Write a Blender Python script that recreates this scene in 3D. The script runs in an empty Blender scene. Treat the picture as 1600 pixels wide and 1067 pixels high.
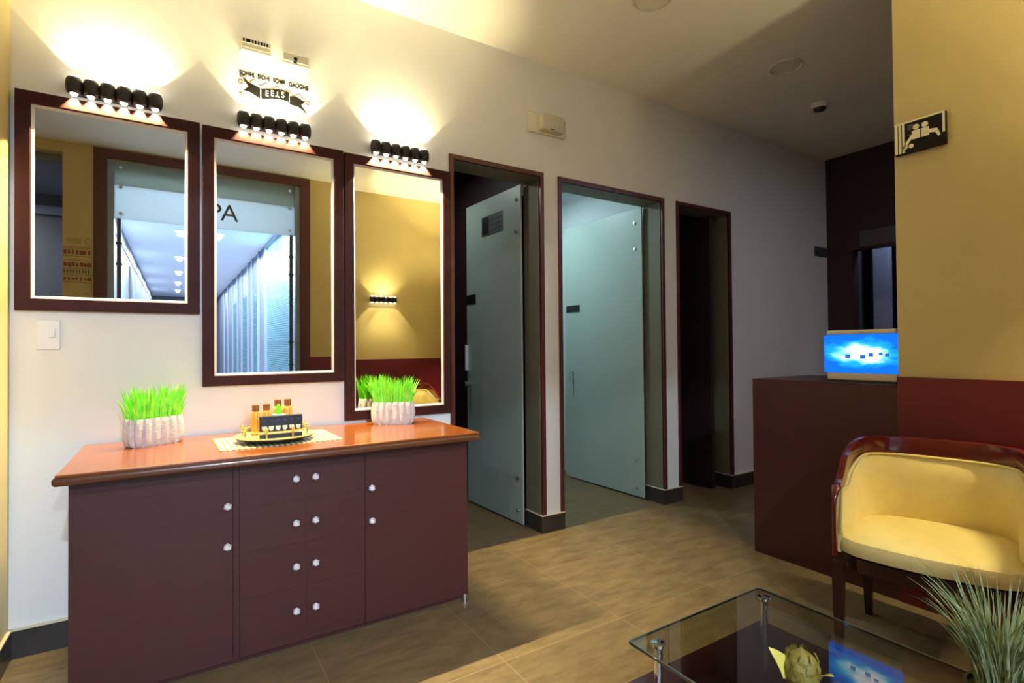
import bpy, bmesh, math, random
from mathutils import Vector, Matrix
random.seed(7)
PI = math.pi
S = bpy.context.scene
C = S.collection

# ------------------------------------------------------------------ camera
FPX = 832.18
YAW, PITCH, ROLL = 0.564265, 0.0132196, -0.00822827
cam = bpy.data.cameras.new('camera')
cam.sensor_fit = 'HORIZONTAL'; cam.sensor_width = 36.0
cam.lens = FPX / 1600.0 * 36.0
cam.clip_start = 0.02
camo = bpy.data.objects.new('camera', cam); C.objects.link(camo)
F = Vector((math.sin(YAW)*math.cos(PITCH), math.cos(YAW)*math.cos(PITCH), math.sin(PITCH)))
R0 = Vector((math.cos(YAW), -math.sin(YAW), 0)); U0 = R0.cross(F)
R = R0*math.cos(ROLL) + U0*math.sin(ROLL); U = U0*math.cos(ROLL) - R0*math.sin(ROLL)
mw = Matrix((R, U, -F)).transposed().to_4x4(); mw.translation = Vector((0, 0, 1.2))
camo.matrix_world = mw
S.camera = camo

# ------------------------------------------------------------------ world, exposure
w = bpy.data.worlds.new('world'); S.world = w; w.use_nodes = True
w.node_tree.nodes['Background'].inputs[0].default_value = (0.5, 0.6, 0.8, 1)
w.node_tree.nodes['Background'].inputs[1].default_value = 0.05
S.view_settings.view_transform = 'Standard'; S.view_settings.look = 'None'
S.view_settings.exposure = 0.6; S.view_settings.gamma = 1.0
S.view_settings.use_curve_mapping = False
cy = S.cycles
cy.use_denoising = True; cy.max_bounces = 10; cy.diffuse_bounces = 6; cy.glossy_bounces = 6
cy.transmission_bounces = 6; cy.transparent_max_bounces = 12
cy.caustics_reflective = False; cy.caustics_refractive = False
cy.sample_clamp_indirect = 6.0

WARM = (1.0, 0.86, 0.47)
COOL = (0.68, 0.82, 1.0)
SCONCE_UP, SCONCE_DOWN, SCONCE_SPILL = 3.0, 22.0, 5.0      # watts per tube
CORRIDOR_W = 225.0
CABIN_W = 10.0
ANNEX_W = 5.0
RECEPTION_FILL_W = 13.0
SIDE_W = 40.0
CABIN_A_FILL_W = 3.5

def lamp(name, kind, loc, energy, color, rot=(0, 0, 0), **kw):
    l = bpy.data.lights.new(name, kind); l.energy = energy; l.color = color
    for k, v in kw.items(): setattr(l, k, v)
    o = bpy.data.objects.new(name, l); C.objects.link(o); o.location = loc; o.rotation_euler = rot
    return o
# corridor downlights (the lamps seen in the mirrors), treatment-room lamp, far annex lamp, added fill lamps
CORR_Y = [-1.9, -4.18, -7.1, -9.7, -12.4, -14.95]
for yy in CORR_Y:
    lamp('downlight_glow', 'SPOT', (0.08, yy, 2.965), CORRIDOR_W, COOL, spot_size=math.radians(174), spot_blend=0.02, shadow_soft_size=0.05)
lamp('downlight_glow', 'SPOT', (0.59, -4.17, 2.965), CORRIDOR_W, COOL, spot_size=math.radians(174), spot_blend=0.02, shadow_soft_size=0.05)
lamp('reception_fill', 'AREA', (4.4, 0.2, 2.98), RECEPTION_FILL_W, (0.86, 0.84, 1.0), shape='DISK', size=0.3)  # added fill for the dim far wall, its source is unseen
lamp('side_room_glow', 'AREA', (-2.0, -1.3, 2.80), SIDE_W, (0.8, 0.86, 1.0), shape='DISK', size=0.2)
lamp('cabin_glow', 'AREA', (2.45, 3.9, 2.62), CABIN_W, (0.66, 0.92, 1.0), shape='DISK', size=0.2)
lamp('cabin_glow', 'AREA', (1.42, 3.75, 2.6), CABIN_A_FILL_W, (0.85, 0.95, 0.85), shape='DISK', size=0.2)  # added lamp that brightens the first glass door leaf
lamp('annex_glow', 'AREA', (5.98, 2.25, 2.75), ANNEX_W, (0.6, 0.72, 1.0), shape='DISK', size=0.25)

# ------------------------------------------------------------------ materials
def lin(c):
    f = lambda v: v/12.92 if v <= 0.04045 else ((v+0.055)/1.055)**2.4
    return tuple(f(v/255.0) for v in c)
def mat(name, srgb, rough=0.5, metal=0.0, var=0.0, scale=8.0, bump=0.0, bscale=60.0, spec=0.5, coat=0.0,
        stretch=(1, 1, 1), emit=None, estr=0.0, trans=0.0, col2=None):
    m = bpy.data.materials.new(name); m.use_nodes = True
    nt = m.node_tree; b = nt.nodes['Principled BSDF']
    c = lin(srgb)
    b.inputs['Base Color'].default_value = (*c, 1)
    b.inputs['Roughness'].default_value = rough; b.inputs['Metallic'].default_value = metal
    b.inputs['Specular IOR Level'].default_value = spec
    b.inputs['Coat Weight'].default_value = coat; b.inputs['Coat Roughness'].default_value = 0.12
    b.inputs['Transmission Weight'].default_value = trans
    if emit: b.inputs['Emission Color'].default_value = (*emit, 1); b.inputs['Emission Strength'].default_value = estr
    tc = nt.nodes.new('ShaderNodeTexCoord'); mp = nt.nodes.new('ShaderNodeMapping')
    mp.inputs['Scale'].default_value = stretch
    nt.links.new(tc.outputs['Object'], mp.inputs['Vector'])
    if var > 0 or col2:
        n = nt.nodes.new('ShaderNodeTexNoise'); n.inputs['Scale'].default_value = scale; n.inputs['Detail'].default_value = 6
        nt.links.new(mp.outputs[0], n.inputs['Vector'])
        r = nt.nodes.new('ShaderNodeValToRGB')
        r.color_ramp.elements[0].position = 0.3; r.color_ramp.elements[1].position = 0.7
        a = lin(col2) if col2 else tuple(v*(1-var) for v in c)
        r.color_ramp.elements[0].color = (*a, 1)
        r.color_ramp.elements[1].color = (*(c if col2 else tuple(min(1, v*(1+var)) for v in c)), 1)
        nt.links.new(n.outputs['Fac'], r.inputs['Fac']); nt.links.new(r.outputs['Color'], b.inputs['Base Color'])
    if bump > 0:
        n2 = nt.nodes.new('ShaderNodeTexNoise'); n2.inputs['Scale'].default_value = bscale; n2.inputs['Detail'].default_value = 4
        nt.links.new(mp.outputs[0], n2.inputs['Vector'])
        bp = nt.nodes.new('ShaderNodeBump'); bp.inputs['Strength'].default_value = bump; bp.inputs['Distance'].default_value = 0.01
        nt.links.new(n2.outputs['Fac'], bp.inputs['Height']); nt.links.new(bp.outputs['Normal'], b.inputs['Normal'])
    return m

def floor_mat():
    m = mat('slate_tile', (132, 104, 78), rough=0.36, spec=0.4)
    nt = m.node_tree; b = nt.nodes['Principled BSDF']
    tc = nt.nodes.new('ShaderNodeTexCoord')
    mp = nt.nodes.new('ShaderNodeMapping'); nt.links.new(tc.outputs['Object'], mp.inputs['Vector'])
    mp.inputs['Location'].default_value = (0.13, 0.04, 0)
    br = nt.nodes.new('ShaderNodeTexBrick'); br.offset = 0.0; br.squash = 1.0
    br.inputs['Scale'].default_value = 1.0; br.inputs['Brick Width'].default_value = 0.6; br.inputs['Row Height'].default_value = 0.6
    br.inputs['Mortar Size'].default_value = 0.0022; br.inputs['Mortar Smooth'].default_value = 0.1; br.inputs['Bias'].default_value = 0
    br.inputs['Color1'].default_value = (1, 1, 1, 1); br.inputs['Color2'].default_value = (0.9, 0.9, 0.9, 1)
    nt.links.new(mp.outputs[0], br.inputs['Vector'])
    ms = nt.nodes.new('ShaderNodeMapping'); ms.inputs['Scale'].default_value = (3.0, 9.0, 1); ms.inputs['Rotation'].default_value = (0, 0, 0.5)
    nt.links.new(tc.outputs['Object'], ms.inputs['Vector'])
    n = nt.nodes.new('ShaderNodeTexNoise'); n.inputs['Scale'].default_value = 2.2; n.inputs['Detail'].default_value = 9; n.inputs['Roughness'].default_value = 0.65
    nt.links.new(ms.outputs[0], n.inputs['Vector'])
    r = nt.nodes.new('ShaderNodeValToRGB')
    r.color_ramp.elements[0].position = 0.25; r.color_ramp.elements[0].color = (*lin((96, 79, 55)), 1)
    r.color_ramp.elements[1].position = 0.68; r.color_ramp.elements[1].color = (*lin((134, 113, 80)), 1)
    nt.links.new(n.outputs['Fac'], r.inputs['Fac'])
    mx = nt.nodes.new('ShaderNodeMix'); mx.data_type = 'RGBA'; mx.blend_type = 'MULTIPLY'; mx.inputs['Factor'].default_value = 1
    nt.links.new(r.outputs['Color'], mx.inputs['A']); nt.links.new(br.outputs['Color'], mx.inputs['B'])
    m2 = nt.nodes.new('ShaderNodeMix'); m2.data_type = 'RGBA'
    m2.inputs['B'].default_value = (*lin((142, 121, 90)), 1)
    nt.links.new(br.outputs['Fac'], m2.inputs['Factor']); nt.links.new(mx.outputs['Result'], m2.inputs['A'])
    nt.links.new(m2.outputs['Result'], b.inputs['Base Color'])
    bp = nt.nodes.new('ShaderNodeBump'); bp.inputs['Strength'].default_value = 0.25; bp.inputs['Distance'].default_value = 0.01
    nt.links.new(n.outputs['Fac'], bp.inputs['Height']); nt.links.new(bp.outputs['Normal'], b.inputs['Normal'])
    return m

def glass_mat(name, tint, f0=0.09):
    m = bpy.data.materials.new(name); m.use_nodes = True
    nt = m.node_tree; nt.nodes.clear()
    o = nt.nodes.new('ShaderNodeOutputMaterial'); mix = nt.nodes.new('ShaderNodeMixShader')
    t = nt.nodes.new('ShaderNodeBsdfTransparent'); t.inputs[0].default_value = (*tint, 1)
    g = nt.nodes.new('ShaderNodeBsdfGlossy'); g.inputs['Roughness'].default_value = 0.0; g.inputs[0].default_value = (1, 1, 1, 1)
    lw = nt.nodes.new('ShaderNodeLayerWeight'); lw.inputs[0].default_value = 0.5
    p = nt.nodes.new('ShaderNodeMath'); p.operation = 'POWER'; p.inputs[1].default_value = 5.0
    nt.links.new(lw.outputs['Facing'], p.inputs[0])
    ma = nt.nodes.new('ShaderNodeMath'); ma.operation = 'MULTIPLY_ADD'; ma.inputs[1].default_value = 1-f0; ma.inputs[2].default_value = f0
    nt.links.new(p.outputs[0], ma.inputs[0]); nt.links.new(ma.outputs[0], mix.inputs[0])
    nt.links.new(t.outputs[0], mix.inputs[1]); nt.links.new(g.outputs[0], mix.inputs[2]); nt.links.new(mix.outputs[0], o.inputs[0])
    return m

def frost_mat(name, srgb, thru=0.5):
    m = bpy.data.materials.new(name); m.use_nodes = True
    nt = m.node_tree; nt.nodes.clear()
    o = nt.nodes.new('ShaderNodeOutputMaterial'); mix = nt.nodes.new('ShaderNodeMixShader'); mix.inputs[0].default_value = thru
    d = nt.nodes.new('ShaderNodeBsdfPrincipled'); d.inputs['Base Color'].default_value = (*lin(srgb), 1); d.inputs['Roughness'].default_value = 0.35
    t = nt.nodes.new('ShaderNodeBsdfTranslucent'); t.inputs[0].default_value = (*lin(srgb), 1)
    nt.links.new(d.outputs[0], mix.inputs[1]); nt.links.new(t.outputs[0], mix.inputs[2]); nt.links.new(mix.outputs[0], o.inputs[0])
    return m

def emis(name, color, strength):
    m = bpy.data.materials.new(name); m.use_nodes = True
    nt = m.node_tree; nt.nodes.clear()
    o = nt.nodes.new('ShaderNodeOutputMaterial'); e = nt.nodes.new('ShaderNodeEmission')
    e.inputs[0].default_value = (*color, 1); e.inputs[1].default_value = strength
    nt.links.new(e.outputs[0], o.inputs[0]); return m

def screen_mat():
    m = bpy.data.materials.new('lit_sea_picture'); m.use_nodes = True
    nt = m.node_tree; nt.nodes.clear()
    o = nt.nodes.new('ShaderNodeOutputMaterial'); e = nt.nodes.new('ShaderNodeEmission'); e.inputs[1].default_value = 1.0
    tc = nt.nodes.new('ShaderNodeTexCoord'); sp = nt.nodes.new('ShaderNodeSeparateXYZ')
    nt.links.new(tc.outputs['Object'], sp.inputs[0])
    # sky and sea: brightness around the middle of the picture, broken by noise
    n = nt.nodes.new('ShaderNodeTexNoise'); n.inputs['Scale'].default_value = 14; n.inputs['Detail'].default_value = 6
    mp = nt.nodes.new('ShaderNodeMapping'); mp.inputs['Scale'].default_value = (1, 0.7, 1.8)
    nt.links.new(tc.outputs['Object'], mp.inputs[0]); nt.links.new(mp.outputs[0], n.inputs['Vector'])
    def math_(op, a, b=None):
        q = nt.nodes.new('ShaderNodeMath'); q.operation = op
        for i, v in enumerate((a, b)):
            if v is None: continue
            if isinstance(v, (int, float)): q.inputs[i].default_value = v
            else: nt.links.new(v, q.inputs[i])
        return q.outputs[0]
    y2 = math_('POWER', math_('ABSOLUTE', math_('DIVIDE', math_('SUBTRACT', sp.outputs['Y'], -0.015), 0.15)), 2)
    z2 = math_('POWER', math_('ABSOLUTE', math_('DIVIDE', math_('SUBTRACT', sp.outputs['Z'], 0.148), 0.060)), 2)
    rr = math_('SUBTRACT', 1.0, math_('ADD', y2, z2))
    v = math_('ADD', math_('MULTIPLY', math_('MAXIMUM', rr, -1.0), 0.48), math_('MULTIPLY', math_('SUBTRACT', n.outputs['Fac'], 0.28), 1.5))
    r = nt.nodes.new('ShaderNodeValToRGB')
    els = r.color_ramp.elements
    els[0].position = 0.0; els[0].color = (*lin((16, 104, 222)), 1)
    els[1].position = 0.80; els[1].color = (*lin((250, 250, 250)), 1)
    x = els.new(0.34); x.color = (*lin((30, 165, 240)), 1)
    x = els.new(0.56); x.color = (*lin((140, 225, 245)), 1)
    nt.links.new(v, r.inputs[0]); nt.links.new(r.outputs[0], e.inputs[0]); nt.links.new(e.outputs[0], o.inputs[0])
    return m

def slat_mat(name, a, b, scale, axis):
    m = mat(name, a, rough=0.25)
    nt = m.node_tree; bs = nt.nodes['Principled BSDF']
    tc = nt.nodes.new('ShaderNodeTexCoord'); wv = nt.nodes.new('ShaderNodeTexWave'); wv.bands_direction = axis
    wv.inputs['Scale'].default_value = scale; wv.inputs['Distortion'].default_value = 0.0
    nt.links.new(tc.outputs['Object'], wv.inputs['Vector'])
    r = nt.nodes.new('ShaderNodeValToRGB')
    r.color_ramp.elements[0].color = (*lin(a), 1); r.color_ramp.elements[1].color = (*lin(b), 1)
    r.color_ramp.elements[0].position = 0.35; r.color_ramp.elements[1].position = 0.6
    nt.links.new(wv.outputs['Fac'], r.inputs[0]); nt.links.new(r.outputs[0], bs.inputs['Base Color'])
    return m

M = dict(
    white=mat('white_paint', (230, 229, 225), rough=0.6, var=0.02, scale=3, bump=0.05, bscale=90),
    ceil=mat('ceiling_paint', (236, 233, 222), rough=0.7, var=0.02, scale=2),
    gold=mat('gold_paint', (200, 181, 124), rough=0.42, var=0.05, scale=2.5, bump=0.05, bscale=110),
    floor=floor_mat(),
    base=mat('dark_tile_skirting', (52, 48, 46), rough=0.3, var=0.15, scale=12),
    baselip=mat('skirting_edge', (214, 204, 178), rough=0.4),
    trim=mat('mahogany_trim', (86, 40, 34), rough=0.35, var=0.15, scale=10, stretch=(6, 6, 1)),
    frame=mat('mirror_wood', (60, 28, 25), rough=0.5, var=0.15, scale=9, spec=0.12),
    liner=mat('white_liner', (228, 222, 216), rough=0.4),
    cab=mat('dark_brown_laminate', (74, 40, 37), rough=0.45, spec=0.3, var=0.08, scale=14, stretch=(1, 1, 5)),
    cabgap=mat('dark_gap', (30, 18, 17), rough=0.6),
    top=mat('cherry_wood', (128, 68, 28), rough=0.2, var=0.14, scale=6, stretch=(1, 8, 1), coat=0.22),
    edge=mat('dark_cherry_edge', (96, 54, 34), rough=0.3, coat=0.4),
    steel=mat('chrome', (225, 225, 228), rough=0.12, metal=1.0),
    wains=mat('wainscot_mahogany', (104, 28, 36), rough=0.38, var=0.12, scale=8, stretch=(1, 1, 4)),
    counter=mat('counter_mahogany', (66, 28, 30), rough=0.4, var=0.12, scale=8, stretch=(1, 1, 4)),
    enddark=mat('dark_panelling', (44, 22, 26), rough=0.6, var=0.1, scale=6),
    black=mat('black_plastic', (20, 20, 24), rough=0.4),
    blackm=mat('matt_black_metal', (30, 28, 29), rough=0.55, bump=0.1, bscale=200),
    ivory=mat('ivory_plastic', (226, 220, 200), rough=0.4),
    ivory2=mat('ivory_panel', (204, 198, 178), rough=0.45),
    whitep=mat('white_plastic', (232, 232, 234), rough=0.35),
    leaf=mat('frosted_glass_leaf', (172, 188, 178), rough=0.4, var=0.02, scale=3, trans=0.12),
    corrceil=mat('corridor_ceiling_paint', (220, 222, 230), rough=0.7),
    side=mat('side_room_paint', (112, 116, 126), rough=0.7),
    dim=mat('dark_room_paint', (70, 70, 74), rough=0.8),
    cabin=mat('cabin_paint', (200, 206, 206), rough=0.7),
    reveal=mat('shaded_reveal_paint', (112, 108, 90), rough=0.6),  # wall paint darkened, the shade in the reveals is in the colour
    mirror=mat('mirror_silver', (240, 242, 242), rough=0.0, metal=1.0),
    lens=emis('lamp_lens', (1.0, 0.92, 0.72), 14.0),
    dlens=emis('downlight_lens', (0.85, 0.93, 1.0), 22.0),
    seat=mat('yellow_leatherette', (222, 203, 134), rough=0.42, var=0.05, scale=12, bump=0.12, bscale=160),
    chairwood=mat('polished_mahogany', (92, 26, 24), rough=0.16, var=0.15, scale=10, coat=0.7),
    legwood=mat('dark_leg_wood', (46, 18, 18), rough=0.35),
    glass=glass_mat('table_glass', (0.73, 0.75, 0.70)),
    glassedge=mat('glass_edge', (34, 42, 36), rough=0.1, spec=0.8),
    edgelite=mat('edge_highlight', (110, 118, 106), rough=0.15, spec=0.8),
    tablewood=mat('table_dark_wood', (66, 30, 34), rough=0.22, var=0.12, scale=6, coat=0.4),
    pot=mat('pale_stone_pot', (198, 194, 190), rough=0.85, var=0.1, scale=40, bump=0.6, bscale=120),
    grass=mat('bright_green_blades', (170, 245, 70), rough=0.5, var=0.0, scale=30, col2=(104, 214, 40)),
    grass2=mat('grey_green_blades', (204, 210, 156), rough=0.5, scale=25, col2=(128, 150, 92)),
    soil=mat('dark_moss', (40, 70, 24), rough=0.9, var=0.4, scale=60, bump=0.6),
    darkpot=mat('dark_pot', (34, 40, 32), rough=0.6),
    mat=slat_mat('striped_mat', (150, 138, 92), (232, 222, 176), 15.0, 'X'),
    traytop=mat('tray_gold', (224, 206, 128), rough=0.3, metal=0.3),
    amber=mat('amber_liquid', (224, 158, 62), rough=0.25, var=0.1, scale=25, spec=0.6),
    capm=mat('copper_cap', (176, 112, 64), rough=0.3, metal=0.6),
    gilt=mat('gilt_metal', (226, 196, 130), rough=0.25, metal=0.8),
    card=mat('black_card', (16, 14, 24), rough=0.4),
    label=mat('pale_label', (214, 222, 196), rough=0.6),
    dot=mat('indigo_print', (52, 46, 84), rough=0.6),
    decal=mat('charcoal_vinyl', (22, 22, 20), rough=0.9, spec=0.05),
    decaly=mat('ochre_vinyl', (84, 62, 12), rough=0.9, spec=0.05),
    decalw=mat('pale_vinyl', (236, 234, 222), rough=0.6),
    rust=mat('rust_vinyl', (140, 74, 56), rough=0.6),
    rustd=mat('brown_vinyl', (96, 66, 44), rough=0.6),
    signblk=mat('sign_black', (16, 15, 14), rough=0.6, spec=0.2),
    signwht=mat('sign_white', (236, 228, 196), rough=0.4),
    cream=mat('cream_case', (216, 200, 164), rough=0.45),
    screen=screen_mat(),
    iconb=emis('picture_blue', lin((30, 96, 190)), 1.0),
    frost=frost_mat('frosted_band', (206, 215, 217), 0.5),
    frost2=frost_mat('frosted_transom', (168, 180, 174), 0.45),
    spa=mat('grey_lettering', (92, 98, 100), rough=0.5),
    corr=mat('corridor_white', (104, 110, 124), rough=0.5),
    corrfl=mat('corridor_tile', (225, 226, 228), rough=0.2),
    teal=slat_mat('teal_glass_blinds', (74, 112, 118), (104, 140, 148), 9.0, 'Z'),
    alu=mat('pale_aluminium', (150, 164, 184), rough=0.35),
    post=mat('dark_door_post', (74, 72, 62), rough=0.4, var=0.3, scale=50),
    bulb=mat('olive_bulb', (132, 118, 46), rough=0.6, var=0.2, scale=40, bump=0.4),
    pale_leaf=mat('pale_yellow_leaf', (214, 200, 92), rough=0.45, var=0.08, scale=30),
    grey=mat('grey_plate', (70, 70, 74), rough=0.5),
    col=mat('annex_column', (150, 156, 176), rough=0.6),
)

# ------------------------------------------------------------------ mesh helpers
def bm_(): return bmesh.new()
def box(bm, x0, x1, y0, y1, z0, z1, bev=0.0, seg=2):
    r = bmesh.ops.create_cube(bm, size=1.0)
    vs = r['verts']
    for v in vs:
        v.co = Vector(((x0+x1)/2+v.co.x*(x1-x0), (y0+y1)/2+v.co.y*(y1-y0), (z0+z1)/2+v.co.z*(z1-z0)))
    if bev > 0:
        es = list({e for v in vs for e in v.link_edges})
        bmesh.ops.bevel(bm, geom=es, offset=bev, segments=seg, affect='EDGES', profile=0.5)
def cyl(bm, p0, p1, r0, r1=None, seg=20, caps=True):
    p0, p1 = Vector(p0), Vector(p1); r1 = r0 if r1 is None else r1
    d = p1-p0
    r = bmesh.ops.create_cone(bm, cap_ends=caps, segments=seg, radius1=max(r0, 1e-5), radius2=max(r1, 1e-5), depth=d.length)
    q = d.to_track_quat('Z', 'Y').to_matrix().to_4x4(); q.translation = (p0+p1)/2
    bmesh.ops.transform(bm, matrix=q, verts=r['verts'])
def ring_loft(bm, rings, close=True, cap0=True, cap1=True):
    rows = [[bm.verts.new(p) for p in ring] for ring in rings]
    n = len(rows[0])
    for a, b in zip(rows, rows[1:]):
        for i in range(n if close else n-1):
            j = (i+1) % n
            bm.faces.new((a[i], a[j], b[j], b[i]))
    if cap0: bm.faces.new(list(reversed(rows[0])))
    if cap1: bm.faces.new(rows[-1])
    return rows
def lathe(bm, prof, c=(0, 0, 0), seg=28):
    rings = [[(c[0]+r*math.cos(2*PI*i/seg), c[1]+r*math.sin(2*PI*i/seg), c[2]+z) for i in range(seg)] for r, z in prof]
    ring_loft(bm, rings)
def tube(bm, pts, rad, seg=8, closed=False):
    pts = [Vector(p) for p in pts]; n = len(pts); rings = []
    up = None
    for i, p in enumerate(pts):
        a = pts[(i-1) % n] if closed else pts[max(i-1, 0)]
        b = pts[(i+1) % n] if closed else pts[min(i+1, n-1)]
        t = (b-a).normalized()
        if up is None: up = Vector((0, 0, 1)) if abs(t.z) < 0.9 else Vector((1, 0, 0))
        s = t.cross(up).normalized(); up = s.cross(t).normalized()
        r = rad(i/(n-1)) if callable(rad) else rad
        rings.append([p + s*r*math.cos(2*PI*k/seg) + up*r*math.sin(2*PI*k/seg) for k in range(seg)])
    if closed: rings.append(rings[0])
    rows = [[bm.verts.new(p) for p in ring] for ring in (rings[:-1] if closed else rings)]
    if closed: rows.append(rows[0])
    for a, b in zip(rows, rows[1:]):
        for i in range(seg):
            j = (i+1) % seg; bm.faces.new((a[i], a[j], b[j], b[i]))
    if not closed: bm.faces.new(list(reversed(rows[0]))); bm.faces.new(rows[-1])
def prism(bm, poly, axis, a, b):
    """extrude a 2D polygon between a and b along axis ('Y': poly is (x,z); 'X': poly is (y,z); 'Z': poly is (x,y))"""
    f = {'Y': lambda p, t: (p[0], t, p[1]), 'X': lambda p, t: (t, p[0], p[1]), 'Z': lambda p, t: (p[0], p[1], t)}[axis]
    ring_loft(bm, [[f(p, a) for p in poly], [f(p, b) for p in poly]])
def obj(name, bm, material, parent=None, smooth=False, loc=None, rot=None):
    bmesh.ops.recalc_face_normals(bm, faces=bm.faces[:])
    me = bpy.data.meshes.new(name); bm.to_mesh(me); bm.free()
    me.materials.append(material)
    if smooth:
        for p in me.polygons: p.use_smooth = True
        try: me.set_sharp_from_angle(angle=math.radians(40))
        except Exception: pass
    o = bpy.data.objects.new(name, me); C.objects.link(o)
    if parent: o.parent = parent
    if loc: o.location = loc
    if rot: o.rotation_euler = rot
    return o
def tag(o, label, cat, group=None):
    o['label'] = label; o['category'] = cat
    if group: o['group'] = group
    return o
def thing(name, label, cat, loc=(0, 0, 0), rotz=0.0, group=None):
    o = bpy.data.objects.new(name, None); C.objects.link(o); o.location = loc; o.rotation_euler = (0, 0, rotz)
    o.empty_display_size = 0.05
    return tag(o, label, cat, group)
def struct(name, bm, m, parent=None, smooth=False):
    o = obj(name, bm, m, parent, smooth)
    if not parent: o['kind'] = 'structure'
    return o
def dup(root, loc, rotz, label, group=None, dim=None):
    r = root.copy(); C.objects.link(r); r.location = loc; r.rotation_euler = (0, 0, rotz); r['label'] = label
    if group: r['group'] = group
    for ch in list(root.children):
        c = ch.copy(); C.objects.link(c); c.parent = r
        if dim and c.type == 'LIGHT': c.data = c.data.copy(); c.data.energy *= dim[0] if c.location.z > 0 else dim[1]
        for g in ch.children:
            d = g.copy(); C.objects.link(d); d.parent = c
    return r
def text(name, s, size, m, parent, loc, rot, ext=0.0006, shear=0.0, spacing=1.0, scale=None, bold=0.0):
    cu = bpy.data.curves.new(name, 'FONT'); cu.body = s; cu.size = size; cu.extrude = ext; cu.offset = bold
    cu.align_x = 'CENTER'; cu.align_y = 'CENTER'; cu.shear = shear; cu.space_character = spacing
    o = bpy.data.objects.new(name, cu); C.objects.link(o)
    dg = bpy.context.evaluated_depsgraph_get(); dg.update()
    me = bpy.data.meshes.new_from_object(o.evaluated_get(dg)); me.name = name
    me.materials.clear(); me.materials.append(m)
    bpy.data.objects.remove(o)
    o2 = bpy.data.objects.new(name, me); C.objects.link(o2)
    if parent: o2.parent = parent
    o2.location = loc; o2.rotation_euler = rot
    if scale: o2.scale = scale
    return o2

# ------------------------------------------------------------------ the room
D = 2.838            # face of the mirror wall
T = 0.18
CZ = 3.08            # ceiling
YB = -0.618          # face of the rear wall
GX = 2.89            # face of the gold wall
bm = bm_(); box(bm, -1.9, 8.0, YB-0.12, 5.3, -0.1, 0); struct('floor', bm, M['floor'])
bm = bm_(); box(bm, -1.9, 8.0, YB-0.12, 5.3, CZ, CZ+0.1); struct('ceiling', bm, M['ceil'])
# mirror wall with its three door openings
doors = [(1.364, 2.046, 2.352), (2.167, 3.190, 2.350), (3.330, 4.013, 2.350)]
TW = 0.027
bm = bm_(); x = -0.70
for (a, b, h) in doors:
    box(bm, x, a+TW, D, D+T, 0, CZ); box(bm, a+TW, b-TW, D, D+T, h-TW, CZ); x = b-TW
box(bm, x, 5.7, D, D+T, 0, CZ)
struct('wall_front', bm, M['white'])
bm = bm_(); box(bm, -1.9, -0.552, 2.52, D+T, 0, CZ); struct('wall_left_pier', bm, M['gold'])
bm = bm_(); box(bm, -1.9, -1.75, YB, 2.52, 0, CZ); struct('wall_left', bm, M['gold'])
# gold wall on the right
bm = bm_(); box(bm, GX, GX+0.16, YB, 1.153, 0, CZ); struct('wall_right', bm, M['gold'])
bm = bm_(); box(bm, GX-0.018, GX, YB+0.018, 1.152, 0.0, 1.052); struct('trim_1', bm, M['wains'])
# rear wall with the entrance and a second opening at the left
bm = bm_()
HZ = 2.985
box(bm, -1.75, -1.6, YB-0.12, YB, 0, CZ); box(bm, -1.6, -0.865, YB-0.12, YB, HZ, CZ); box(bm, -0.865, -0.54, YB-0.12, YB, 0, CZ)
box(bm, -0.54, 1.18, YB-0.12, YB, HZ, CZ); box(bm, 1.18, GX+0.16, YB-0.12, YB, 0, CZ)
struct('wall_rear', bm, M['gold'])
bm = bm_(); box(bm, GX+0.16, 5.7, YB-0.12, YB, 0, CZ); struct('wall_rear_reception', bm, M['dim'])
bm = bm_(); box(bm, 1.28, GX-0.018, YB, YB+0.018, 0, 1.085); struct('trim_2', bm, M['wains'])
# end wall: dark panelling with an opening to an unlit annex
bm = bm_()
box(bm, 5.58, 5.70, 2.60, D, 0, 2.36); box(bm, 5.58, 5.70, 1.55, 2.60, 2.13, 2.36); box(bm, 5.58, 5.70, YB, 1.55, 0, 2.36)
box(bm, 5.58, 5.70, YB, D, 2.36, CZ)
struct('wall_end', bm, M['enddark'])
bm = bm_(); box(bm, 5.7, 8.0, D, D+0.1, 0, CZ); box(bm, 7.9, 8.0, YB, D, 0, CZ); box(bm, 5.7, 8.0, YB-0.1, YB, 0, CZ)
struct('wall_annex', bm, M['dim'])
bm = bm_(); box(bm, 5.574, 5.58, 2.0, 2.53, 2.15, 2.30); struct('window_9', bm, M['grey'])
bm = bm_(); box(bm, 6.45, 6.50, 0.8, 2.575, 0, 2.9); struct('wall_annex_screen', bm, M['enddark'])
# rooms behind the three doors
bm = bm_()
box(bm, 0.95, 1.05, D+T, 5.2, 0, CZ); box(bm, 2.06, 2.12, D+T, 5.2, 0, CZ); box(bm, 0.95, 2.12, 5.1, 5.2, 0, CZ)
struct('wall_room_a', bm, M['enddark'])  # near-black wall colour stands in for the darkness of this room
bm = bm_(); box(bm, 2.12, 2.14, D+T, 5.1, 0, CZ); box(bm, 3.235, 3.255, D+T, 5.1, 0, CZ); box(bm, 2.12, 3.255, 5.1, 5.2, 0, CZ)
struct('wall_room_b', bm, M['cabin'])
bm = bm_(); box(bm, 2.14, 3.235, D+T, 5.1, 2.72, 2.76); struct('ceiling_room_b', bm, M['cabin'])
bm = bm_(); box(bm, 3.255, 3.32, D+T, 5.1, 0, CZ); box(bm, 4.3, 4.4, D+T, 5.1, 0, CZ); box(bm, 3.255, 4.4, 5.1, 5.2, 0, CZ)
struct('wall_room_c', bm, M['enddark'])
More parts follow.
